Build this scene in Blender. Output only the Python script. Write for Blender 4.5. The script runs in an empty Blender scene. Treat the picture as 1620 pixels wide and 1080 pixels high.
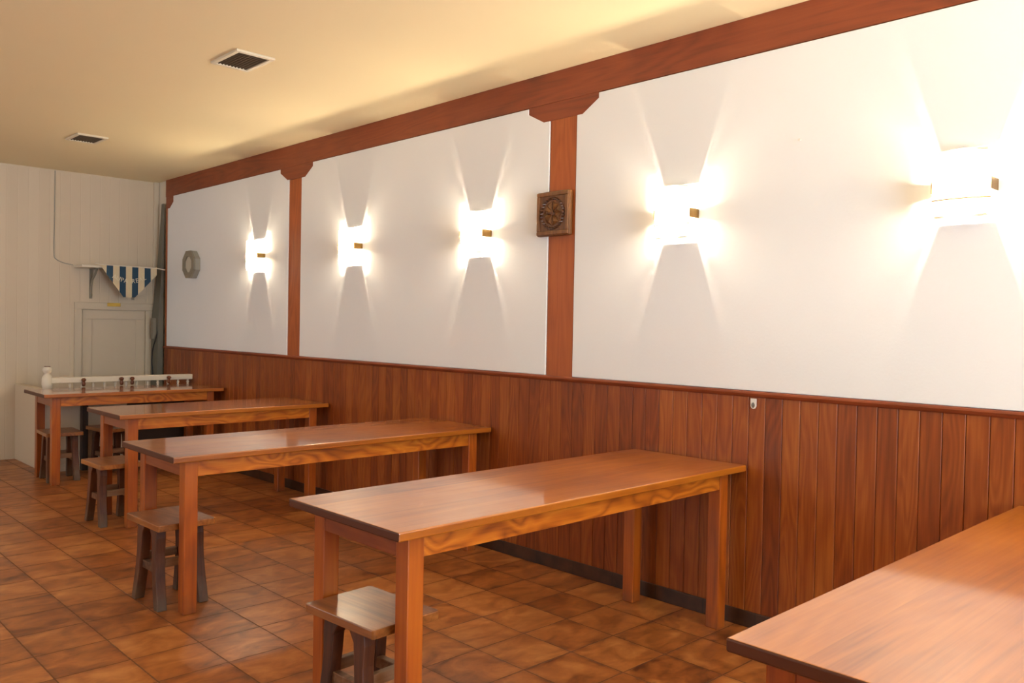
import bpy, bmesh, math, random
from mathutils import Vector, Matrix
random.seed(7)
C = bpy.context.scene.collection
PI = math.pi

# ------------------------------------------------------------------ helpers
def lin(c):
    return c / 12.92 if c <= 0.04045 else ((c + 0.055) / 1.055) ** 2.4
def rgb(r, g, b):
    return (lin(r / 255), lin(g / 255), lin(b / 255), 1)

def bx(bm, x0, x1, y0, y1, z0, z1):
    v = [bm.verts.new(p) for p in ((x0, y0, z0), (x1, y0, z0), (x1, y1, z0), (x0, y1, z0),
                                   (x0, y0, z1), (x1, y0, z1), (x1, y1, z1), (x0, y1, z1))]
    for f in ((0, 3, 2, 1), (4, 5, 6, 7), (0, 1, 5, 4), (1, 2, 6, 5), (2, 3, 7, 6), (3, 0, 4, 7)):
        bm.faces.new([v[i] for i in f])
    return v

def prism(bm, pts, fn, a, b):
    """extrude a 2D outline from depth a to depth b; fn(u, v, d) -> xyz"""
    A = [bm.verts.new(fn(u, v, a)) for u, v in pts]
    B = [bm.verts.new(fn(u, v, b)) for u, v in pts]
    n = len(pts)
    bm.faces.new(A[::-1]); bm.faces.new(B)
    for i in range(n):
        j = (i + 1) % n
        bm.faces.new((A[i], A[j], B[j], B[i]))

def lathe(bm, prof, fn, seg=24):
    """prof: list of (radius, height); fn(c, s, h) -> xyz with c,s already scaled by radius"""
    rings = []
    for r, h in prof:
        if r < 1e-6:
            rings.append([bm.verts.new(fn(0, 0, h))])
        else:
            rings.append([bm.verts.new(fn(r * math.cos(2 * PI * k / seg), r * math.sin(2 * PI * k / seg), h)) for k in range(seg)])
    for A, B in zip(rings, rings[1:]):
        for k in range(seg):
            j = (k + 1) % seg
            if len(A) == 1 and len(B) == 1: continue
            if len(A) == 1: bm.faces.new((A[0], B[k], B[j]))
            elif len(B) == 1: bm.faces.new((A[k], A[j], B[0]))
            else: bm.faces.new((A[k], A[j], B[j], B[k]))
    for R in (rings[0], rings[-1]):
        if len(R) > 1: bm.faces.new(R)

def tube(bm, pts, r, seg=8):
    pts = [Vector(p) for p in pts]
    rings = []
    up = Vector((0.13, 0.31, 0.94)).normalized()
    for i, p in enumerate(pts):
        d = (pts[min(i + 1, len(pts) - 1)] - pts[max(i - 1, 0)]).normalized()
        u = d.cross(up)
        if u.length < 1e-3: u = d.cross(Vector((1, 0, 0)))
        u.normalize(); w = d.cross(u)
        rings.append([bm.verts.new(p + u * r * math.cos(2 * PI * k / seg) + w * r * math.sin(2 * PI * k / seg)) for k in range(seg)])
    for A, B in zip(rings, rings[1:]):
        for k in range(seg):
            j = (k + 1) % seg
            bm.faces.new((A[k], A[j], B[j], B[k]))
    bm.faces.new(rings[0]); bm.faces.new(rings[-1])

def spline(pts, n=8):
    P = [Vector(p) for p in pts]
    out = []
    for i in range(len(P) - 1):
        a, b, c, d = P[max(i - 1, 0)], P[i], P[i + 1], P[min(i + 2, len(P) - 1)]
        for k in range(n):
            t = k / n
            out.append(0.5 * ((2 * b) + (c - a) * t + (2 * a - 5 * b + 4 * c - d) * t * t + (3 * b - a - 3 * c + d) * t ** 3))
    out.append(P[-1])
    return out

def obj(name, bm, m, parent=None, bevel=0, seg=2, smooth=False):
    bmesh.ops.recalc_face_normals(bm, faces=bm.faces)
    me = bpy.data.meshes.new(name)
    bm.to_mesh(me); bm.free()
    me.materials.append(m)
    o = bpy.data.objects.new(name, me)
    C.objects.link(o)
    if parent: o.parent = parent
    if smooth:
        for p in me.polygons: p.use_smooth = True
    if bevel:
        md = o.modifiers.new('bevel', 'BEVEL'); md.width = bevel; md.segments = seg
        md.limit_method = 'ANGLE'; md.angle_limit = math.radians(40)
    return o

def NB(): return bmesh.new()

def box_obj(name, x0, x1, y0, y1, z0, z1, m, parent=None, bevel=0, seg=2):
    bm = NB(); bx(bm, x0, x1, y0, y1, z0, z1)
    return obj(name, bm, m, parent, bevel, seg)

def tag(o, label, cat, group=None):
    o['label'] = label; o['category'] = cat
    if group: o['group'] = group
    return o

def thing(name, label, cat, loc=(0, 0, 0), rotz=0, group=None):
    o = bpy.data.objects.new(name, None); C.objects.link(o)
    o.empty_display_size = 0.1
    o.location = loc; o.rotation_euler = (0, 0, rotz)
    return tag(o, label, cat, group)

def struct(o, label=None):
    o['kind'] = 'structure'
    if label: o['label'] = label
    return o

def copy_tree(o, parent=None):
    c = o.copy(); C.objects.link(c)
    if parent: c.parent = parent
    for ch in list(o.children): copy_tree(ch, c)
    return c

# ------------------------------------------------------------------ materials
class G:
    """small node-graph writer"""
    def __init__(s, name):
        s.m = bpy.data.materials.new(name); s.m.use_nodes = True
        s.t = s.m.node_tree; s.n = s.t.nodes; s.l = s.t.links
        s.b = s.n['Principled BSDF']; s.out = s.n['Material Output']
    def new(s, typ, **kw):
        nd = s.n.new(typ)
        for k, v in kw.items(): setattr(nd, k, v)
        return nd
    def put(s, sock, v):
        if hasattr(v, 'is_linked') or isinstance(v, bpy.types.NodeSocket): s.l.new(v, sock)
        else: sock.default_value = v
    def math(s, op, a, b=0.0, c=None):
        nd = s.new('ShaderNodeMath', operation=op)
        s.put(nd.inputs[0], a); s.put(nd.inputs[1], b)
        if c is not None: s.put(nd.inputs[2], c)
        return nd.outputs[0]
    def vmath(s, op, a, b):
        nd = s.new('ShaderNodeVectorMath', operation=op)
        s.put(nd.inputs[0], a); s.put(nd.inputs[1], b)
        return nd.outputs[0]
    def noise(s, vec, scale, detail=2, rough=0.5, dist=0.0):
        nd = s.new('ShaderNodeTexNoise')
        s.l.new(vec, nd.inputs['Vector'])
        nd.inputs['Scale'].default_value = scale; nd.inputs['Detail'].default_value = detail
        nd.inputs['Roughness'].default_value = rough; nd.inputs['Distortion'].default_value = dist
        return nd.outputs['Fac']
    def ramp(s, fac, stops):
        nd = s.new('ShaderNodeValToRGB'); s.l.new(fac, nd.inputs[0])
        e = nd.color_ramp.elements
        while len(e) < len(stops): e.new(0.5)
        for el, (p, c) in zip(e, stops): el.position = p; el.color = c
        return nd.outputs[0]
    def mix(s, fac, a, b, mode='MIX'):
        nd = s.new('ShaderNodeMix', data_type='RGBA', blend_type=mode)
        s.put(nd.inputs['Factor'], fac); s.put(nd.inputs['A'], a); s.put(nd.inputs['B'], b) if False else None
        s.put(nd.inputs[6], a); s.put(nd.inputs[7], b)
        return nd.outputs[2]
    def bump(s, h, strength, dist=0.002):
        nd = s.new('ShaderNodeBump'); s.l.new(h, nd.inputs['Height'])
        nd.inputs['Strength'].default_value = strength; nd.inputs['Distance'].default_value = dist
        s.l.new(nd.outputs[0], s.b.inputs['Normal'])
    def coord(s): return s.new('ShaderNodeTexCoord').outputs['Object']
    def sep(s, v):
        nd = s.new('ShaderNodeSeparateXYZ'); s.l.new(v, nd.inputs[0]); return nd.outputs
    def comb(s, x, y, z):
        nd = s.new('ShaderNodeCombineXYZ')
        for i, v in enumerate((x, y, z)): s.put(nd.inputs[i], v)
        return nd.outputs[0]
    def white(s, v, dim='1D'):
        nd = s.new('ShaderNodeTexWhiteNoise', noise_dimensions=dim)
        s.put(nd.inputs['W'] if dim == '1D' else nd.inputs['Vector'], v)
        return nd.outputs['Value']
    def rnd(s): return s.new('ShaderNodeObjectInfo').outputs['Random']
    def set(s, **kw):
        for k, v in kw.items(): s.put(s.b.inputs[k.replace('_', ' ')], v)

def plain(name, col, rough=0.5, metallic=0.0, bumpy=0, bscale=60, var=0.0):
    g = G(name)
    g.set(Base_Color=col, Roughness=rough, Metallic=metallic)
    co = g.coord()
    if var:
        n = g.noise(co, 5, 4)
        dark = tuple(c * (1 - var) for c in col[:3]) + (1,)
        g.set(Base_Color=g.mix(n, dark, col))
    if bumpy: g.bump(g.noise(co, bscale, 3), bumpy)
    return g.m

def wood(name, dark, mid, light, axis='X', rough=0.3, coat=0.0, coat_rough=0.1, plank=None, freq=9.0, across=5.0,
         var=0.35, spec=0.5, grime=None, bump=0.1, contrast=0.38, stretch=0.14):
    g = G(name)
    co = g.coord(); X = g.sep(co)
    ai = 'XYZ'.index(axis)
    if plank:
        idx = g.math('FLOOR', g.math('DIVIDE', g.math('ADD', X['XYZ'.index(plank[0])], plank[2] if len(plank) > 2 else 0.0), plank[1]))
        key = g.math('ADD', idx, g.math('MULTIPLY', g.rnd(), 37.0))
        r1 = g.white(key); r2 = g.white(g.math('ADD', key, 71.3))
    else:
        r1 = g.white(g.math('MULTIPLY', g.rnd(), 91.0)); r2 = g.white(g.math('MULTIPLY', g.rnd(), 53.0))
    off = g.comb(g.math('MULTIPLY', r1, 17.0), g.math('MULTIPLY', r2, 23.0), g.math('MULTIPLY', r1, 31.0))
    sc = [1.0, 1.0, 1.0]; sc[ai] = stretch
    v = g.vmath('ADD', g.vmath('MULTIPLY', co, tuple(sc)), off)
    f = g.noise(v, across, 1.5, 0.45, 0.35)
    rings = g.math('PINGPONG', g.math('MULTIPLY', f, freq), 0.5)
    rings = g.math('MULTIPLY', rings, 2.0)
    sc2 = [1.0, 1.0, 1.0]; sc2[ai] = 0.03
    v2 = g.vmath('ADD', g.vmath('MULTIPLY', co, tuple(sc2)), off)
    streak = g.noise(v2, 90, 3, 0.6)
    k = g.math('ADD', g.math('MULTIPLY', rings, 0.5 * contrast), g.math('MULTIPLY', streak, 0.45))
    k = g.math('ADD', k, 0.25 * (1 - contrast))
    k = g.math('ADD', k, g.math('MULTIPLY', g.math('SUBTRACT', r2, 0.5), var))
    cloud = g.noise(g.vmath('ADD', co, off), 1.7, 2)
    k = g.math('ADD', k, g.math('MULTIPLY', g.math('SUBTRACT', cloud, 0.5), 0.5))
    col = g.ramp(k, [(0.12, dark), (0.46, mid), (0.84, light)])
    if grime:
        gcol, z0, z1, seed = grime
        # scuffed, dirty band of its own ragged outline near the feet
        h = g.math('ADD', X[2], g.math('MULTIPLY', g.math('SUBTRACT', g.noise(co, 14, 4), 0.5), 0.22))
        mr = g.new('ShaderNodeMapRange'); g.put(mr.inputs[0], h)
        mr.inputs[1].default_value = z0; mr.inputs[2].default_value = z1; mr.inputs[3].default_value = 1; mr.inputs[4].default_value = 0
        col = g.mix(g.math('MULTIPLY', mr.outputs[0], 0.75), col, gcol)
    rr = g.math('ADD', rough - 0.06, g.math('MULTIPLY', g.noise(co, 9, 4), 0.12))
    g.set(Base_Color=col, Roughness=rr, Coat_Weight=coat, Coat_Roughness=coat_rough)
    g.b.inputs['Specular IOR Level'].default_value = spec
    g.bump(g.math('ADD', streak, g.math('MULTIPLY', rings, 0.4)), bump, 0.0015)
    return g.m

M = {}
M['table_top'] = wood('varnished_pine_top', rgb(116, 56, 8), rgb(168, 92, 16), rgb(194, 118, 30), 'X', rough=0.4, coat=1.0, coat_rough=0.085,
                      plank=('Y', 0.165), freq=8, across=4.5, var=0.2, bump=0.05, contrast=0.3)
M['shaded_end_grain'] = plain('end_grain_with_shade', rgb(92, 44, 18), 0.45, var=0.3)  # end grain, with the shade of the unlit table ends in its colour
M['table_wood'] = wood('varnished_pine_rail', rgb(128, 60, 10), rgb(190, 102, 22), rgb(216, 132, 38), 'X', rough=0.4, coat=0.3, coat_rough=0.2,
                       freq=10, across=7, var=0.2, contrast=0.85, stretch=0.42)
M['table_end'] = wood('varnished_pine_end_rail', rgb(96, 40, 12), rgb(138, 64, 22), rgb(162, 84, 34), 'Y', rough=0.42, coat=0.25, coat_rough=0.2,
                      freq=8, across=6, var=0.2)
M['table_leg'] = wood('varnished_pine_leg', rgb(112, 50, 8), rgb(168, 82, 16), rgb(192, 106, 26), 'Z', rough=0.4, coat=0.3, coat_rough=0.2,
                      freq=6, across=7, var=0.2, grime=(rgb(95, 66, 46), -0.12, 0.09, 0))
M['wainscot'] = wood('stained_tongue_and_groove', rgb(98, 44, 12), rgb(140, 68, 22), rgb(174, 100, 38), 'Z', rough=0.45, coat=0.06, coat_rough=0.25, spec=0.35,
                     plank=('Y', 0.0855), freq=10, across=9, var=0.26, contrast=0.35)
M['beam'] = wood('red_brown_beam', rgb(98, 42, 16), rgb(134, 60, 25), rgb(152, 74, 33), 'Y', rough=0.5, coat=0.1, freq=9, across=6, var=0.1)
M['post'] = wood('red_brown_post', rgb(126, 58, 18), rgb(166, 84, 32), rgb(182, 100, 42), 'Z', rough=0.5, coat=0.1, freq=7, across=7, var=0.1)
M['stool_seat'] = wood('worn_stool_seat', rgb(92, 50, 20), rgb(152, 92, 42), rgb(184, 124, 62), 'Y', rough=0.36, coat=0.35, coat_rough=0.2, freq=8, across=7, var=0.25)
M['stool_leg'] = wood('worn_stool_leg', rgb(46, 22, 12), rgb(84, 44, 23), rgb(112, 64, 36), 'Z', rough=0.5, coat=0.1, freq=7, across=9, var=0.3,
                      grime=(rgb(104, 92, 74), -0.05, 0.14, 0))
M['stretcher'] = wood('worn_stool_stretcher', rgb(70, 42, 24), rgb(122, 84, 56), rgb(150, 122, 96), 'X', rough=0.55, freq=7, across=9, var=0.3)
M['carved'] = wood('carved_dark_wood', rgb(70, 38, 16), rgb(120, 76, 36), rgb(150, 100, 54), 'Z', rough=0.45, coat=0.2, freq=6, across=12, var=0.1)
M['carved_dark'] = wood('carved_darker_wood', rgb(50, 24, 12), rgb(84, 48, 26), rgb(110, 66, 36), 'Z', rough=0.4, coat=0.2, freq=6, across=14, var=0.1)
M['peg'] = wood('brown_turned_peg', rgb(62, 28, 12), rgb(104, 54, 26), rgb(124, 70, 36), 'Z', rough=0.4, freq=4, across=20, var=0.1)
M['dark_batten'] = plain('dark_brown_batten_panel', rgb(58, 38, 26), 0.6, var=0.3)
M['white_paint'] = plain('white_gloss_paint', rgb(222, 212, 194), 0.35, var=0.06)
M['door_paint'] = plain('white_door_paint', rgb(204, 190, 168), 0.45, var=0.06)
M['dark_gap'] = plain('dark_grille_void', rgb(42, 36, 28), 0.8)
M['vent_metal'] = plain('painted_vent_frame', rgb(214, 204, 182), 0.45)
M['slat_metal'] = plain('dusty_vent_slat', rgb(92, 82, 64), 0.6, var=0.3)
M['brass'] = plain('brass_plate', rgb(176, 142, 62), 0.35, 0.8)
M['brass_dark'] = plain('aged_brass', rgb(120, 92, 48), 0.4, 0.8)
M['grey_plastic'] = plain('grey_plastic', rgb(158, 154, 142), 0.5, var=0.08)
M['grey_bezel'] = plain('grey_bezel', rgb(138, 130, 114), 0.5, var=0.1)
M['dial'] = plain('pale_face', rgb(196, 190, 176), 0.4)
M['dark_plastic'] = plain('black_plastic', rgb(26, 25, 24), 0.45)
M['trunking'] = plain('dark_grey_trunking', rgb(112, 108, 94), 0.6, var=0.2)
M['cord'] = plain('white_cord', rgb(222, 214, 198), 0.8)
M['sticker_white'] = plain('white_plastic', rgb(232, 228, 220), 0.4)
M['sticker_grey'] = plain('grey_metal_hook', rgb(120, 116, 110), 0.35, 0.6)
M['letters'] = plain('cream_lettering', rgb(226, 218, 196), 0.8)
M['chrome'] = plain('satin_metal', rgb(176, 160, 130), 0.3, 0.9)

def plaster(name, col, rough, bscale, bstr, var=0.03):
    g = G(name); co = g.coord()
    n = g.noise(co, 1.1, 3)
    g.set(Base_Color=g.mix(n, tuple(c * (1 - var) for c in col[:3]) + (1,), col), Roughness=rough)
    g.bump(g.noise(co, bscale, 3, 0.55), bstr, 0.003)
    return g.m
M['plaster'] = plaster('white_gloss_plaster', rgb(238, 241, 246), 0.34, 85, 0.14)
M['ceiling'] = plaster('cream_ceiling_paint', rgb(238, 224, 184), 0.75, 40, 0.08, 0.05)
M['plain_wall'] = plaster('white_wall_paint', rgb(216, 208, 192), 0.8, 60, 0.1)

def painted_boards():
    g = G('painted_boarding'); co = g.coord(); X = g.sep(co)
    u = g.math('DIVIDE', X[0], 0.095)
    fr = g.math('FRACT', u)
    edge = g.math('MINIMUM', fr, g.math('SUBTRACT', 1.0, fr))
    groove = g.new('ShaderNodeMapRange'); g.put(groove.inputs[0], edge)
    groove.inputs[1].default_value = 0.0; groove.inputs[2].default_value = 0.05
    r = g.white(g.math('FLOOR', u))
    sc = g.vmath('MULTIPLY', co, (1, 1, 0.12))
    n = g.noise(sc, 7, 4)
    k = g.math('ADD', g.math('MULTIPLY', r, 0.5), g.math('MULTIPLY', n, 0.5))
    col = g.ramp(k, [(0.1, rgb(206, 190, 166)), (0.9, rgb(213, 198, 175))])
    g.set(Base_Color=col, Roughness=0.5)
    g.bump(groove.outputs[0], 0.35, 0.004)
    return g.m
M['painted_boards'] = painted_boards()

def tiles():
    g = G('rustic_glazed_tile'); co = g.coord(); X = g.sep(co)
    T = 0.284
    u = g.math('DIVIDE', g.math('ADD', X[0], 0.008), T); v = g.math('DIVIDE', g.math('SUBTRACT', X[1], 2.093), T)
    fu, fv = g.math('FRACT', u), g.math('FRACT', v)
    wob = g.math('MULTIPLY', g.math('SUBTRACT', g.noise(co, 30, 3), 0.5), 0.016)
    def edge(f): return g.math('MINIMUM', f, g.math('SUBTRACT', 1.0, f))
    e = g.math('ADD', g.math('MINIMUM', edge(fu), edge(fv)), wob)
    cell = g.comb(g.math('FLOOR', u), g.math('FLOOR', v), 0.0)
    r = g.white(cell, '3D')
    r2 = g.white(g.vmath('ADD', cell, (13.1, 7.7, 3.3)), '3D')
    # smoky swirls in the glaze, each tile its own piece of them
    off = g.comb(g.math('MULTIPLY', r, 19.0), g.math('MULTIPLY', r2, 27.0), 0.0)
    p = g.vmath('ADD', g.vmath('MULTIPLY', co, (1.0, 1.6, 1)), off)
    smoke = g.noise(p, 5.5, 4, 0.55, 0.9)
    smoke2 = g.noise(p, 16, 4, 0.6, 0.6)
    rim = g.new('ShaderNodeMapRange', interpolation_type='SMOOTHSTEP'); g.put(rim.inputs[0], e)
    rim.inputs[1].default_value = 0.0; rim.inputs[2].default_value = 0.12
    k = g.math('ADD', g.math('MULTIPLY', smoke, 0.85), g.math('MULTIPLY', smoke2, 0.3))
    k = g.math('ADD', k, g.math('MULTIPLY', g.math('SUBTRACT', rim.outputs[0], 1.0), 0.08))
    k = g.math('ADD', k, g.math('MULTIPLY', g.math('SUBTRACT', r, 0.5), 0.2))
    col = g.ramp(k, [(0.3, rgb(96, 52, 26)), (0.45, rgb(140, 80, 38)), (0.6, rgb(168, 102, 50)), (0.8, rgb(194, 132, 74))])
    gm = g.new('ShaderNodeMapRange'); g.put(gm.inputs[0], e)
    gm.inputs[1].default_value = 0.006; gm.inputs[2].default_value = 0.014
    col = g.mix(gm.outputs[0], rgb(104, 66, 42), col)
    rough = g.math('ADD', 0.27, g.math('MULTIPLY', smoke2, 0.16))
    rough = g.math('ADD', rough, g.math('MULTIPLY', g.math('SUBTRACT', 1.0, gm.outputs[0]), 0.3))
    g.set(Base_Color=col, Roughness=rough)
    hb = g.math('ADD', gm.outputs[0], g.math('MULTIPLY', smoke2, 0.15))
    g.bump(hb, 0.3, 0.003)
    return g.m
M['tiles'] = tiles()

def skirting():
    g = G('dark_tile_skirting'); co = g.coord(); X = g.sep(co)
    fr = g.math('FRACT', g.math('DIVIDE', X[1], 0.284))
    e = g.math('MINIMUM', fr, g.math('SUBTRACT', 1.0, fr))
    gm = g.new('ShaderNodeMapRange'); g.put(gm.inputs[0], e); gm.inputs[2].default_value = 0.012
    n = g.noise(co, 9, 4)
    col = g.ramp(n, [(0.3, rgb(46, 28, 18)), (0.7, rgb(78, 48, 30))])
    g.set(Base_Color=g.mix(gm.outputs[0], rgb(40, 30, 24), col), Roughness=0.4)
    return g.m
M['skirting'] = skirting()

def pennant_cloth():
    g = G('striped_pennant_cloth'); co = g.coord(); X = g.sep(co)
    s = g.math('MODULO', g.math('FLOOR', g.math('DIVIDE', X[0], 0.0624)), 2.0)
    weave = g.noise(co, 260, 2)
    col = g.mix(s, rgb(226, 208, 172), rgb(22, 62, 88))
    g.set(Base_Color=g.mix(g.math('MULTIPLY', weave, 0.25), col, (0.02, 0.03, 0.04, 1)), Roughness=0.75)
    return g.m
M['pennant'] = pennant_cloth()

def lampglass():
    m = bpy.data.materials.new('opal_lamp_glass'); m.use_nodes = True
    t = m.node_tree; t.nodes.clear()
    o = t.nodes.new('ShaderNodeOutputMaterial'); mx = t.nodes.new('ShaderNodeMixShader'); m2 = t.nodes.new('ShaderNodeMixShader')
    tr = t.nodes.new('ShaderNodeBsdfTranslucent'); df = t.nodes.new('ShaderNodeBsdfDiffuse'); cl = t.nodes.new('ShaderNodeBsdfTransparent')
    tr.inputs[0].default_value = (0.95, 0.92, 0.85, 1); df.inputs[0].default_value = (0.9, 0.88, 0.82, 1)
    mx.inputs[0].default_value = 0.15; m2.inputs[0].default_value = 0.25
    t.links.new(tr.outputs[0], mx.inputs[1]); t.links.new(df.outputs[0], mx.inputs[2])
    t.links.new(mx.outputs[0], m2.inputs[1]); t.links.new(cl.outputs[0], m2.inputs[2]); t.links.new(m2.outputs[0], o.inputs[0])
    return m
M['opal'] = lampglass()
def emit(name, col, s):
    m = bpy.data.materials.new(name); m.use_nodes = True
    t = m.node_tree; t.nodes.clear()
    o = t.nodes.new('ShaderNodeOutputMaterial'); e = t.nodes.new('ShaderNodeEmission')
    e.inputs[0].default_value = col; e.inputs[1].default_value = s
    t.links.new(e.outputs[0], o.inputs[0])
    return m
LAMP = 11000.0
M['filament'] = emit('glowing_halogen_tube', (1.0, 0.82, 0.57, 1), LAMP)

# ------------------------------------------------------------------ dimensions
H = 2.864; BEAM = 2.685; WT = 1.105; YB = 9.25; YF = -3.0; XL = -7.0
COLS = ((3.175, 3.375), (6.187, 6.383), (8.935, 8.985))

# ------------------------------------------------------------------ the room
o = box_obj('floor', XL - .2, .2, YF - .2, YB + .2, -.1, 0, M['tiles']); struct(o)
o = box_obj('ceiling', XL - .2, .2, YF - .2, YB + .2, H, H + .1, M['ceiling']); struct(o)
o = box_obj('wall_back', XL - .2, .2, YB, YB + .2, 0, H, M['painted_boards']); struct(o)
# left wall, out of the frame; long window added to light the right wall
VY0, VY1, VZ0, VZ1 = 3.6, 8.6, 1.25, 2.5
bm = NB()
bx(bm, XL - .2, XL, YF - .2, VY0, 0, H); bx(bm, XL - .2, XL, VY1, YB, 0, H)
bx(bm, XL - .2, XL, VY0, VY1, 0, VZ0); bx(bm, XL - .2, XL, VY0, VY1, VZ1, H)
struct(obj('wall_left', bm, M['plain_wall']))
wroot = bpy.data.objects.new('added_side_window', None); C.objects.link(wroot); struct(wroot)  # unseen window, added only as an opening for the side fill
bm = NB()
bx(bm, XL - .16, XL - .1, VY0, VY1, VZ0, VZ0 + .07); bx(bm, XL - .16, XL - .1, VY0, VY1, VZ1 - .07, VZ1)
for k in range(5):
    y = VY0 + (VY1 - VY0 - .07) * k / 4
    bx(bm, XL - .16, XL - .1, y, y + .07, VZ0 + .07, VZ1 - .07)
obj('window_frame', bm, M['white_paint'], wroot)

# front wall behind the camera with one wide window opening
WX0, WX1, WZ0, WZ1 = -2.9, -0.7, 0.4, 2.65
bm = NB()
bx(bm, XL, WX0, YF - .2, YF, 0, H); bx(bm, WX1, 0, YF - .2, YF, 0, H)
bx(bm, WX0, WX1, YF - .2, YF, 0, WZ0); bx(bm, WX0, WX1, YF - .2, YF, WZ1, H)
struct(obj('wall_front', bm, M['plain_wall']))
wroot = bpy.data.objects.new('window_1', None); C.objects.link(wroot); struct(wroot)
bm = NB()
bx(bm, WX0, WX1, YF - .16, YF - .1, WZ0, WZ0 + .07); bx(bm, WX0, WX1, YF - .16, YF - .1, WZ1 - .07, WZ1)
for k in range(5):
    x = WX0 + (WX1 - WX0 - .07) * k / 4
    bx(bm, x, x + .07, YF - .16, YF - .1, WZ0 + .07, WZ1 - .07)
obj('window_frame', bm, M['white_paint'], wroot)

# right wall: slab and three raised plaster fields with clipped corners
wr = bpy.data.objects.new('wall_right', None); C.objects.link(wr); struct(wr)
box_obj('wall_base', .02, .2, YF, YB, 0, H, M['plain_wall'], wr)
def field(pts):
    bm = NB(); prism(bm, pts, lambda u, v, d: (d, u, v), .02, -.004)
    return obj('plaster_field', bm, M['plaster'], wr, bevel=.004, seg=3)
c1, c2, c3 = COLS
gz = .004
field([(YF, WT + gz), (c1[0] - gz, WT + gz), (c1[0] - gz, 2.583), (3.13, 2.583), (3.014, 2.652), (3.014, BEAM - gz), (YF, BEAM - gz)])
field([(c1[1] + gz, WT + gz), (c2[0] - gz, WT + gz), (c2[0] - gz, 2.575), (6.13, 2.575), (6.01, 2.648), (6.01, BEAM - gz),
       (3.556, BEAM - gz), (3.556, 2.646), (3.432, 2.583), (c1[1] + gz, 2.583)])
field([(c2[1] + gz, WT + gz), (c3[0] - gz, WT + gz), (c3[0] - gz, 2.56), (8.88, 2.56), (8.79, 2.62), (8.79, BEAM - gz),
       (6.54, BEAM - gz), (6.54, 2.648), (6.42, 2.58), (c2[1] + gz, 2.58)])

# ceiling beam, posts and bolsters
struct(box_obj('trim_1', 0, .02, YF, 9.0, BEAM, H, M['beam'], bevel=.002))['label'] = 'red brown wooden beam along the top of the white wall'
for n, ((y0, y1), bol) in enumerate(zip(COLS, (
        [(3.556, BEAM), (3.014, BEAM), (3.014, 2.652), (3.13, 2.583), (3.432, 2.583), (3.556, 2.646)],
        [(6.54, BEAM), (6.01, BEAM), (6.01, 2.648), (6.13, 2.575), (6.42, 2.58), (6.54, 2.648)],
        [(8.985, BEAM), (8.79, BEAM), (8.79, 2.62), (8.88, 2.56), (8.985, 2.56)]))):
    zt = min(v for _, v in bol)
    p = box_obj('trim_%d' % (n + 2), 0, .02, y0, y1, WT, zt, M['post'], bevel=.002); struct(p)
    bm = NB(); prism(bm, bol, lambda u, v, d: (d, u, v), .02, -.001)
    obj('bolster', bm, M['beam'], p, bevel=.002)

# wainscot of upright boards
w = bpy.data.objects.new('trim_5', None); C.objects.link(w); struct(w)
bm = NB()
y = YF; BW = .0855
k = math.floor(YF / BW)
while k * BW < 8.985:
    a, b = max(k * BW, YF), min((k + 1) * BW, 8.985)
    d = .0035
    prism(bm, [(a, .02), (a, .0), (a + .0012, -.004), (a + .003, -.006), (b - .003, -.006), (b - .0012, -.004), (b, 0), (b, .02)],
          lambda u, v, t: (v, u, t), .0, WT - .025)
    k += 1
obj('boarding', bm, M['wainscot'], w)
bm = NB()
prism(bm, [(.02, WT - .025), (-.010, WT - .025), (-.016, WT - .019), (-.021, WT - .008), (-.018, WT), (-.012, WT + .003), (.02, WT + .003)],
      lambda u, v, d: (u, d, v), YF, 8.985)
obj('cap_moulding', bm, M['beam'], w)
struct(box_obj('baseboard_right', -.016, -.0065, YF, 8.98, 0, .075, M['skirting'], bevel=.002))

# ------------------------------------------------------------------ tables
def table(label, x, y, ang, L, W, loc_note=None):
    T = .76; th = .03; ah = .078
    t = thing('dining_table', label, 'table', (x, y, 0), ang, 'long wooden tables along the panelled wall')
    ins_x, ins_y, s = .075, .05, .065
    tt = box_obj('table_top', 0, L, 0, W, T - th, T, M['table_top'], t, bevel=.005, seg=3)
    tt.data.materials.append(M['shaded_end_grain'])
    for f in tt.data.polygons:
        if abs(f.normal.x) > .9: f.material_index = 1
    for lx in (ins_x, L - ins_x - s):
        for ly in (ins_y, W - ins_y - s):
            box_obj('leg', lx, lx + s, ly, ly + s, 0, T - th, M['table_leg'], t, bevel=.004)
    e = .004
    for ly in (ins_y + e, W - ins_y - e - .025):
        box_obj('long_apron', ins_x + s, L - ins_x - s, ly, ly + .025, T - th - ah, T - th, M['table_wood'], t, bevel=.002)
    for lx in (ins_x + e, L - ins_x - e - .025):
        box_obj('end_apron', lx, lx + .025, ins_y + s, W - ins_y - s, T - th - ah, T - th, M['table_end'], t, bevel=.002)
    return t
table('farthest wooden table, just in front of the white railing', -1.545, 7.530, -.022, 1.515, .645)
table('second wooden table from the white railing, a dark stool tucked under its left end', -1.587, 5.690, .0, 1.565, .646)
table('middle wooden table of the five with a lone stool at its left end', -1.989, 3.827, -.006, 1.970, .668)
table('big wooden table in the foreground centre with a pale stool under its left corner', -2.026, 2.047, .002, 2.010, .658)
table('nearest wooden table cut off by the lower right corner of the photo', -2.022, .262, 0, 2.008, .660)

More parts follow.
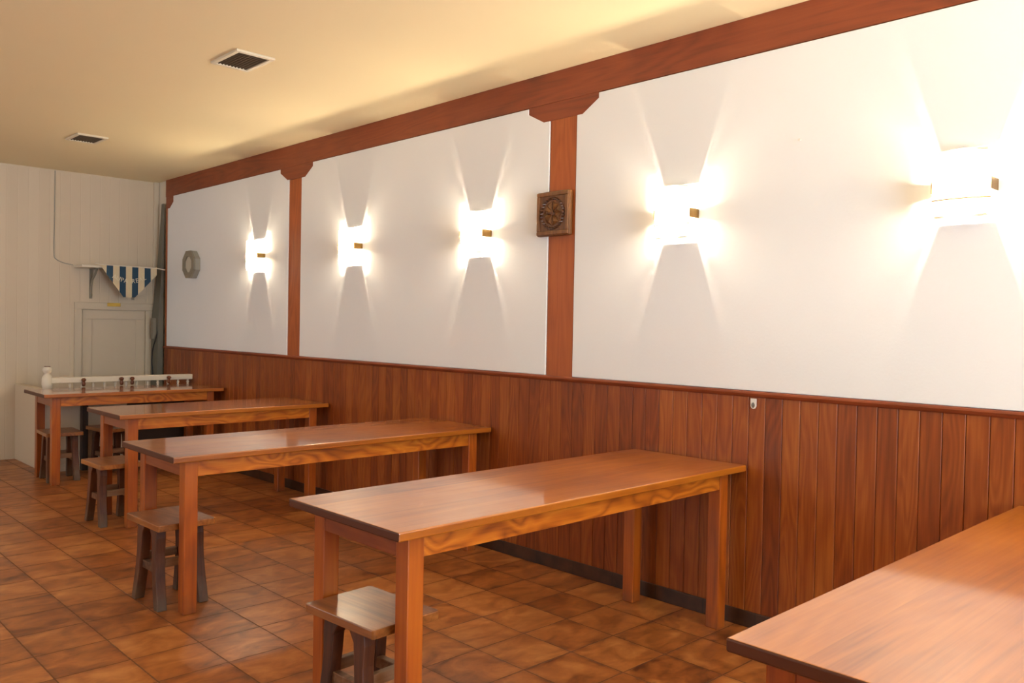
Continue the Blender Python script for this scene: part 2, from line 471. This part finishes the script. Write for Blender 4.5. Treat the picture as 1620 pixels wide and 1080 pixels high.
# ------------------------------------------------------------------ stools
def make_stool():
    t = thing('stool', '', 'stool', (0, 0, 0), 0, 'low wooden stools at the table ends')
    hw, hd, h = .142, .19, .42
    bm = NB()
    # seat board, corners slightly clipped
    c = .006
    prism(bm, [(-hw + c, -hd), (hw - c, -hd), (hw, -hd + c), (hw, hd - c), (hw - c, hd), (-hw + c, hd), (-hw, hd - c), (-hw, -hd + c)],
          lambda u, v, d: (u, v, d), h - .03, h)
    obj('seat', bm, M['stool_seat'], t, bevel=.003, seg=2)
    for sx in (-1, 1):
        for sy in (-1, 1):
            # sawn leg: broad under the seat, waisted, splayed to the foot
            outer = [(.105, h - .03), (.112, .34), (.108, .27), (.112, .21), (.124, .13), (.140, .06), (.152, 0)]
            inner = [(.108, 0), (.094, .06), (.078, .13), (.066, .21), (.060, .27), (.054, .34), (.030, .375), (.026, h - .03)]
            bm = NB()
            x0, x1 = sorted((sx * .068, sx * .116))
            prism(bm, [(sy * u * 1.02, v) for u, v in outer + inner], lambda u, v, d: (d, u, v), x0, x1)
            # lean the leg outwards sideways as well
            for vv in bm.verts: vv.co.x += sx * .012 * (1 - vv.co.z / h)
            obj('leg', bm, M['stool_leg'], t, bevel=.004)
    for sx in (-1, 1):
        a, b = sorted((sx * .08, sx * .108))
        box_obj('side_stretcher', a, b, -.075, .075, .165, .205, M['stretcher'], t, bevel=.003)
    for sy in (-1, 1):
        a, b = sorted((sy * .082, sy * .108))
        box_obj('cross_stretcher', -.072, .072, a, b, .195, .235, M['stretcher'], t, bevel=.003)
    return t
stool0 = make_stool()
SPOTS = [(-1.885, 2.385, .06, 'pale worn wooden stool under the left corner of the foreground table'),
         (-1.865, 4.155, .03, 'dark wooden stool standing alone at the left end of the middle table'),
         (-1.52, 6.012, .02, 'dark wooden stool half hidden at the left end of the second table from the railing'),
         (-1.33, 7.86, -.06, 'wooden stool under the farthest table, behind its front left leg'),
         (-.90, 7.90, .1, 'shadowed wooden stool under the middle of the farthest table')]
for i, (x, y, a, lab) in enumerate(SPOTS):
    s = stool0 if i == 0 else copy_tree(stool0)
    s.location = (x, y, 0); s.rotation_euler.z = a; s['label'] = lab

# ------------------------------------------------------------------ wall lamps
def make_lamp():
    t = thing('wall_lamp', '', 'lamp', (0, 0, 0), 0, 'lit wall lamps on the white wall')
    # local: x towards the wall (+x), y along the wall, z up; origin on the wall at the lamp's middle
    box_obj('back_plate', -.014, 0, -.05, .05, -.04, .04, M['chrome'], t, bevel=.003)
    bm = NB()   # opal glass front, gently bowed, open above and below
    n = 10; hw = .105; z0, z1 = -.130, .130
    def px(u): return -.092 + .020 * (u / hw) ** 2
    for (xo) in (0,):
        F, Bk = [], []
        for k in range(n + 1):
            u = -hw + 2 * hw * k / n
            F.append([bm.verts.new((px(u), u, z)) for z in (z0, z1)])
            Bk.append([bm.verts.new((px(u) + .004, u, z)) for z in (z0, z1)])
        for k in range(n):
            bm.faces.new((F[k][0], F[k + 1][0], F[k + 1][1], F[k][1]))
            bm.faces.new((Bk[k][0], Bk[k][1], Bk[k + 1][1], Bk[k + 1][0]))
            for j in (0, 1): bm.faces.new((F[k][j], F[k + 1][j], Bk[k + 1][j], Bk[k][j]))
        for k in (0, n): bm.faces.new((F[k][0], F[k][1], Bk[k][1], Bk[k][0]))
    for s in (-1, 1):
        a, b = sorted((s * .101, s * .105)); bx(bm, -.069, -.018, a, b, z0, z1)
    obj('shade', bm, M['opal'], t, smooth=False)
    bm = NB()
    tube(bm, [(px(-hw + 2 * hw * k / n) - .003, -hw + 2 * hw * k / n, -.058) for k in range(n + 1)], .0038, 6)
    obj('front_bar', bm, M['brass_dark'], t)
    for s in (-1, 1):
        a, b = sorted((s * .105, s * .108))
        box_obj('end_clip', -.080, -.0, a, b, -.030, .018, M['brass_dark'], t)
    bm = NB(); lathe(bm, [(0, -.058), (.008, -.056), (.008, .056), (0, .058)], lambda c, s, h: (-.048 + c, h, s), 12)
    bulb_bm = bm
    bm = NB()
    for s in (-1, 1):
        bx(bm, -.056, -.040, min(s * .060, s * .075), max(s * .060, s * .075), -.007, .007)
    bx(bm, -.04, -.012, -.074, -.062, -.006, .006); bx(bm, -.04, -.012, .062, .074, -.006, .006)
    bx(bm, -.02, -.012, -.074, .074, -.006, .006)
    for z in (-.122, .119): bx(bm, -.086, -.008, -.094, .094, z, z + .003)
    for z0, z1 in ((-.119, -.006), (.006, .119)): bx(bm, -.016, -.012, -.008, .008, z0, z1)
    h_ = obj('bulb_holder', bm, M['chrome'], t)
    obj('bulb', bulb_bm, M['filament'], h_, smooth=True)
    return t
lamp0 = make_lamp()
LAMPS = [(1.13, 'lit wall lamp nearest the camera, far right on the white wall'),
         (2.46, 'lit wall lamp just right of the post with the carved plaque'),
         (3.97, 'lit wall lamp just left of the post with the carved plaque'),
         (5.39, 'lit wall lamp just right of the far plain post'),
         (6.89, 'lit wall lamp on the farthest white panel, left of the plain post')]
for i, (y, lab) in enumerate(LAMPS):
    s = lamp0 if i == 0 else copy_tree(lamp0)
    s.location = (-.004, y, 1.968); s['label'] = lab

# ------------------------------------------------------------------ carved plaque on the near post
cy, cz = 3.315, 2.04
t = thing('carved_plaque', 'square carved brown wooden plaque with round border fixed on the near post', 'plaque', (-.001, cy, cz))
S = .128
bm = NB(); bx(bm, -.034, 0, -S, S, -S, S)
obj('backboard', bm, M['carved'], t, bevel=.010, seg=3)
bm = NB()   # raised square moulding, open in the middle
for a, b, c, d in ((-S + .006, S - .006, S - .028, S - .006), (-S + .006, S - .006, -S + .006, -S + .028)):
    bx(bm, -.042, -.030, a, b, c, d)
for a, b in ((S - .028, S - .006), (-S + .006, -S + .028)):
    bx(bm, -.042, -.030, a, b, -S + .028, S - .028)
obj('frame_moulding', bm, M['carved'], t, bevel=.004)
bm = NB()   # leafy wreath round the dial
n = 28
for k in range(n):
    a = 2 * PI * k / n
    cyk, czk = .086 * math.cos(a), .086 * math.sin(a)
    tx, tz = -math.sin(a + .5), math.cos(a + .5)
    r0, r1 = .014, .008
    ring = []
    for q in range(8):
        b = 2 * PI * q / 8
        ring.append(bm.verts.new((-.034, cyk + tx * r0 * math.cos(b) - tz * r1 * math.sin(b), czk + tz * r0 * math.cos(b) + tx * r1 * math.sin(b))))
    top = bm.verts.new((-.052, cyk, czk))
    for q in range(8): bm.faces.new((ring[q], ring[(q + 1) % 8], top))
    bm.faces.new(ring)
obj('wreath', bm, M['carved_dark'], t)
bm = NB()   # faceted dial: eight carved wedges
for k in range(8):
    a0, a1 = 2 * PI * k / 8, 2 * PI * (k + 1) / 8
    am = (a0 + a1) / 2
    c = bm.verts.new((-.036, 0, 0))
    p0 = bm.verts.new((-.034, .07 * math.cos(a0), .07 * math.sin(a0))); p1 = bm.verts.new((-.034, .07 * math.cos(a1), .07 * math.sin(a1)))
    m_ = bm.verts.new((-.048, .05 * math.cos(am), .05 * math.sin(am)))
    bm.faces.new((c, p0, m_)); bm.faces.new((p0, p1, m_)); bm.faces.new((p1, c, m_))
dial_ = obj('dial', bm, M['carved'], t)
bm = NB()
prism(bm, [(-.034, .012), (-.012, .002), (.0, .010), (.016, .012), (.030, -.002), (.024, -.016), (.006, -.010), (-.010, -.004), (-.034, -.004)],
      lambda u, v, d: (d, -u, v), -.034, -.054)
obj('centre_ornament', bm, M['carved_dark'], dial_, bevel=.003)

# ------------------------------------------------------------------ octagonal wall fitting
t = thing('octagonal_wall_light', 'unlit grey octagonal fitting on the white wall near the pennant', 'wall light', (-.004, 8.245, 1.94))
def octa(r): return [(r * math.cos(PI / 8 + k * PI / 4), r * math.sin(PI / 8 + k * PI / 4)) for k in range(8)]
bm = NB(); prism(bm, octa(.145), lambda u, v, d: (d, u, v), 0, -.05)
obj('housing', bm, M['grey_plastic'], t, bevel=.004)
bm = NB()
A, B2 = octa(.145), octa(.085)
for k in range(8):
    j = (k + 1) % 8
    prism(bm, [A[k], A[j], B2[j], B2[k]], lambda u, v, d: (d, u, v), -.05, -.068)
obj('bezel', bm, M['grey_bezel'], t)
bm = NB(); prism(bm, octa(.084), lambda u, v, d: (d, u, v), -.05, -.056)
obj('diffuser', bm, M['dial'], t)

# ------------------------------------------------------------------ little white hook on the wainscot, nail in the plaster
t = thing('adhesive_hook', 'small white plastic hook stuck on the wood panelling under its cap', 'hook', (-.006, 2.027, 1.05))
bm = NB()
prism(bm, [(-.015, .024), (.015, .024), (.015, -.012), (.009, -.022), (0, -.025), (-.009, -.022), (-.015, -.012)], lambda u, v, d: (d, u, v), 0, -.004)
obj('plate', bm, M['sticker_white'], t, bevel=.001)
bm = NB()
lathe(bm, [(0, 0), (.008, .0), (.008, .002), (0, .003)], lambda c, s, h: (-.004 - h, c, s * 1.5 - .007), 16)
tube(bm, spline([(-.005, 0, .006), (-.010, 0, -.004), (-.014, 0, -.012), (-.018, 0, -.006)], 5), .002, 6)
obj('hook', bm, M['sticker_grey'], t)
bm = NB(); lathe(bm, [(0, -.02), (.0018, -.02), (.0018, .010), (.006, .011), (.006, .013), (0, .014)], lambda c, s, h: (-.008 - h, 1.825 + c, 2.246 + s), 12)
tag(obj('nail', bm, M['sticker_white']), 'tiny white nail high on the nearest white panel, left of its lamp', 'nail')

# ------------------------------------------------------------------ ceiling vents
def vent(lab, x0, x1, y0, y1):
    t = thing('ceiling_vent', lab, 'vent', ((x0 + x1) / 2, (y0 + y1) / 2, H), 0, 'ceiling vents')
    a, b = (x1 - x0) / 2, (y1 - y0) / 2
    f = .024
    bm = NB()
    for q in ((-a, a, -b, -b + f), (-a, a, b - f, b), (-a, -a + f, -b + f, b - f), (a - f, a, -b + f, b - f)):
        bx(bm, q[0], q[1], q[2], q[3], -.014, 0)
    obj('frame', bm, M['vent_metal'], t, bevel=.003)
    box_obj('backing', -a + f, a - f, -b + f, b - f, -.003, 0, M['dark_gap'], t)
    n = 9
    for k in range(n):
        x = -a + f + (2 * a - 2 * f) * (k + .5) / n
        bm = NB()
        prism(bm, [(x - .007, -.003), (x - .005, -.003), (x + .006, -.011), (x + .004, -.011)], lambda u, v, d: (u, d, v), -b + f, b - f)
        obj('slat', bm, M['slat_metal'], t)
    return t
vent('larger looking dark ceiling vent nearer the camera', -1.462, -1.235, 4.335, 4.665)
vent('smaller looking dark ceiling vent near the back wall', -1.392, -1.157, 7.245, 7.56)

# ------------------------------------------------------------------ back wall: low door, shelf, plate
d = bpy.data.objects.new('door_1', None); C.objects.link(d); struct(d)
d.location = (-.43, YB, 0)
box_obj('door_leaf', -.315, .317, -.006, .0, 0.01, 1.475, M['door_paint'], d)
bm = NB()
bx(bm, -.386, -.318, -.028, 0, 0, 1.478); bx(bm, .320, .41, -.028, 0, 0, 1.478); bx(bm, -.386, .41, -.028, 0, 1.478, 1.55)
obj('door_frame', bm, M['door_paint'], d, bevel=.003)
bm = NB()
bx(bm, -.312, .314, -.012, -.006, 1.38, 1.47); bx(bm, -.312, .314, -.012, -.006, .02, .14)
bx(bm, -.312, -.22, -.012, -.006, .14, 1.38); bx(bm, .222, .314, -.012, -.006, .14, 1.38)
obj('panel_rails', bm, M['door_paint'], d, bevel=.003)
o = box_obj('door_plate', -.066, .066, -.003, 0, -.018, .018, M['brass'], d, bevel=.001)
o.location = (-.01, -.028, 1.532); o['label'] = 'small brass plate on the door frame'

struct(box_obj('trim_6', -.036, .018, YB - .03, YB, 1.56, H, M['door_paint'], bevel=.003))

t = thing('wall_shelf', 'white wall shelf above the low door, behind the striped pennant', 'shelf', (-.46, YB, 1.91))
box_obj('board', -.36, .36, -.25, 0, -.012, .012, M['white_paint'], t, bevel=.002)
for x in (-.2, .22):
    bm = NB()
    pts = spline([(x, -.012, -.29), (x, -.014, -.2), (x, -.05, -.13), (x, -.13, -.075), (x, -.19, -.02)], 6)
    tube(bm, pts, .011, 8)
    bx(bm, x - .014, x + .014, -.008, 0, -.32, -.012); bx(bm, x - .014, x + .014, -.21, 0, -.020, -.012)
    lathe(bm, [(0, -.012), (.016, -.01), (.016, .01), (0, .012)], lambda c, s, h: (x + h, -.018 + c * .6, -.285 + s), 10)
    obj('bracket', bm, M['grey_bezel'], t)
bm = NB()
tube(bm, spline([(-1.003, YB - .005, 2.855), (-1.006, YB - .005, 2.4), (-1.009, YB - .005, 2.04), (-.99, YB - .005, 1.975), (-.92, YB - .005, 1.94), (-.83, YB - .005, 1.925)], 6), .0045, 6)
tag(obj('cable', bm, M['grey_plastic']), 'pale cable running down the back wall to the shelf', 'cable')

# pennant on its cord
PY = 8.975
t = thing('pennant', 'blue and cream striped football pennant hanging in the far corner', 'pennant', (-.658, PY, 1.9))
bm = NB()
W0 = .562
nx = 18
outline_top, outline_bot = [], []
def bot(u):   # lower edge, u along the top
    if u < .225: return .028 - .318 * (u / .225)
    if u < .345: return -.29
    return -.29 + (.243 - .0) * (u - .345) / (W0 - .345)
cols = []
us = sorted(set([W0 * k / nx for k in range(nx + 1)] + [.225, .345]))
for u in us:
    zt = .030 - .008 * u / W0
    zb = min(bot(u), zt - .004)
    yy = .006 * math.sin(u * 22)
    col = []
    for j in range(5):
        z = zt + (zb - zt) * j / 4
        col.append((u, yy * (j / 4), z))
    cols.append(col)
F = [[bm.verts.new((p[0], p[1] - .0012, p[2])) for p in c] for c in cols]
Bk = [[bm.verts.new((p[0], p[1] + .0012, p[2])) for p in c] for c in cols]
for i in range(len(cols) - 1):
    for j in range(4):
        bm.faces.new((F[i][j], F[i][j + 1], F[i + 1][j + 1], F[i + 1][j]))
        bm.faces.new((Bk[i][j], Bk[i + 1][j], Bk[i + 1][j + 1], Bk[i][j + 1]))
    for j in (0, 4): bm.faces.new((F[i][j], F[i + 1][j], Bk[i + 1][j], Bk[i][j]))
for i in (0, len(cols) - 1):
    for j in range(4): bm.faces.new((F[i][j], F[i][j + 1], Bk[i][j + 1], Bk[i][j]))
obj('cloth', bm, M['pennant'], t)
bm = NB()
tube(bm, [(-.05, .0, .04), (0, 0, .032), (W0 * .5, 0, .028), (W0, 0, .024), (.645, -.01, .012)], .006, 8)
obj('cord', bm, M['cord'], t)
# lettering, bent along the narrowing cloth
txt = 'AUPA REAL'
bm = NB()
for i, ch in enumerate(txt):
    if ch == ' ':
        obj('lettering', bm, M['letters'], t); bm = NB(); continue
    cu = bpy.data.curves.new('glyph', 'FONT'); cu.body = ch; cu.size = .062; cu.extrude = .0006; cu.align_x = 'CENTER'
    to = bpy.data.objects.new('glyph', cu); C.objects.link(to)
    dg = bpy.context.evaluated_depsgraph_get()
    me = bpy.data.meshes.new_from_object(to.evaluated_get(dg))
    q = (i - 4) / 4
    ang = q * .38
    mat = Matrix.Translation((.285 + q * .155, -.009, -.145 + .042 * q * q)) @ Matrix.Rotation(-ang, 4, 'Y') @ Matrix.Rotation(PI / 2, 4, 'X')
    me.transform(mat); bm.from_mesh(me)
    bpy.data.meshes.remove(me); bpy.data.objects.remove(to); bpy.data.curves.remove(cu)
obj('lettering', bm, M['letters'], t)

# dark trunking, junction box and cable in the corner
t = thing('cable_trunking', 'dark grey tapering cable trunking standing in the far right corner', 'cable trunking', (0, 9.17, 0))
bm = NB()
secs = [(0, -.06, .048), (1.40, -.056, .040), (1.75, -.034, .0), (2.1, -.024, -.04), (2.62, -.013, -.09)]
rings = [[bm.verts.new(p) for p in ((0, -.145, z), (x, -.145, z), (x, y1, z), (0, y1, z))] for z, x, y1 in secs]
for A, B in zip(rings, rings[1:]):
    for k in range(4): bm.faces.new((A[k], A[(k + 1) % 4], B[(k + 1) % 4], B[k]))
bm.faces.new(rings[0]); bm.faces.new(rings[-1])
obj('trunk', bm, M['trunking'], t, bevel=.004)
bm = NB(); bx(bm, -.085, -.05, -.09, -.02, 1.18, 1.40)
jb_ = obj('junction_box', bm, M['grey_bezel'], t, bevel=.004)
bm = NB(); tube(bm, spline([(-.07, -.05, .78), (-.085, -.06, .95), (-.08, -.075, 1.08), (-.062, -.11, 1.2), (-.045, -.132, 1.3), (-.02, -.132, 1.5), (-.012, -.132, 1.9)], 6), .007, 8)
obj('black_cable', bm, M['dark_plastic'], jb_)

# ------------------------------------------------------------------ white railing round the stairwell
t = thing('stair_railing', 'white painted stair railing and boarded parapet behind the farthest table', 'railing', (0, 8.25, 0))
RX = -1.345
bm = NB(); bx(bm, RX, -.64, 0, .07, .0, .735); bx(bm, RX, RX + .07, .07, .998, 0, .735)
obj('parapet', bm, M['painted_boards'], t, bevel=.004)
box_obj('dark_panel', -.64, -.018, .01, .07, 0, .735, M['dark_batten'], t, bevel=.003)['label'] = 'dark panel at the right end of the parapet'  # plain dark panel added where the area under the rail is dark
bm = NB(); bx(bm, RX - .012, -.64, -.012, 0, 0, .06)
obj('skirting_board', bm, M['white_paint'], t, bevel=.002)
bm = NB(); bx(bm, RX + .03, -.010, -.004, .066, .797, .848)
obj('handrail', bm, M['white_paint'], t, bevel=.006, seg=3)
bm = NB()
lathe(bm, [(0, .735), (.026, .74), (.040, .762), (.045, .79), (.044, .842), (.034, .866), (.021, .880), (.020, .886), (.031, .897), (.037, .915), (.036, .932), (.026, .947), (.016, .953), (0, .954)],
      lambda c, s, h: (RX + .025 + c, .03 + s, h), 24)
newel_ = obj('newel_post', bm, M['white_paint'], t, smooth=True)
bm = NB(); lathe(bm, [(.021, .944), (.025, .944), (.027, .949), (.022, .953), (.017, .951)], lambda c, s, h: (RX + .025 + c, .03 + s, h), 20)
obj('finial_ring', bm, M['peg'], newel_, smooth=True)['label'] = 'dark ring on top of the white newel knob'
bal = [-1.13 + .0985 * k for k in range(12)]
for x in bal:
    bm = NB(); lathe(bm, [(.011, .735), (.013, .745), (.008, .757), (.014, .772), (.009, .785), (.012, .797)], lambda c, s, h: (x + c, .031 + s, h), 12)
    obj('baluster', bm, M['white_paint'], t, smooth=True)
for x in (-1.032, -.700, -.603, -.255):
    bm = NB(); lathe(bm, [(0, .764), (.012, .766), (.017, .785), (.013, .802), (.011, .808), (.020, .818), (.021, .828), (.012, .838), (0, .84)],
                     lambda c, s, h: (x + c, -.026 + s, h), 14)
    obj('peg', bm, M['peg'], t, smooth=True)
bm = NB(); bx(bm, -1.055, -1.005, 8.175, 8.236, 0, .72)
tag(obj('timber_batten', bm, M['dark_batten'], bevel=.003), 'dark upright timber against the white parapet behind the farthest table', 'batten')

# ------------------------------------------------------------------ daylight and world
wd = bpy.data.worlds.new('sky'); bpy.context.scene.world = wd
wd.use_nodes = True
bg = wd.node_tree.nodes['Background']
bg.inputs[0].default_value = (0.75, 0.87, 1.0, 1); bg.inputs[1].default_value = 1.0
def area(name, loc, rot, sx, sy, e, col):
    l = bpy.data.lights.new(name, 'AREA'); l.shape = 'RECTANGLE'; l.size = sx; l.size_y = sy; l.energy = e; l.color = col
    ob = bpy.data.objects.new(name, l); C.objects.link(ob); ob.location = loc; ob.rotation_euler = rot
    return ob
area('window_daylight', ((WX0 + WX1) / 2, YF - .22, (WZ0 + WZ1) / 2), (PI / 2, 0, 0), WX1 - WX0, WZ1 - WZ0, 150, (0.62, 0.82, 1.0))
area('side_fill', (XL - .22, (VY0 + VY1) / 2, (VZ0 + VZ1) / 2), (0, -PI / 2, 0), VZ1 - VZ0, VY1 - VY0, 50, (0.92, 0.95, 1.0))  # fill added through the side opening for the farther wall panels
# upward area light added outside the window to brighten the ceiling
area('ceiling_fill', (-2.4, -5.8, .02), (PI, 0, 0), 7, 5, 3500, (1.0, 0.95, 0.86))

# ------------------------------------------------------------------ camera
yaw, pitch, roll = .7679936752, -.019343572924772557, .018567149281413224
f_px = 1326.895
fw = Vector((math.sin(yaw) * math.cos(pitch), math.cos(yaw) * math.cos(pitch), math.sin(pitch)))
r0 = Vector((math.cos(yaw), -math.sin(yaw), 0)); u0 = r0.cross(fw)
r = r0 * math.cos(roll) + u0 * math.sin(roll); u = -r0 * math.sin(roll) + u0 * math.cos(roll)
cd = bpy.data.cameras.new('camera'); cam = bpy.data.objects.new('camera', cd); C.objects.link(cam)
cd.sensor_width = 36; cd.lens = 36 * f_px / 1620; cd.clip_start = .05; cd.clip_end = 100
mw = Matrix((r, u, -fw)).transposed().to_4x4()
mw.translation = Vector((-3.541219877929353, 0, 1.3951194774295477))
cam.matrix_world = mw
sc = bpy.context.scene
sc.camera = cam
sc.view_settings.view_transform = 'Standard'
sc.view_settings.look = 'None'
sc.view_settings.gamma = 1.0
sc.view_settings.exposure = 0.62
sc.view_settings.use_curve_mapping = False
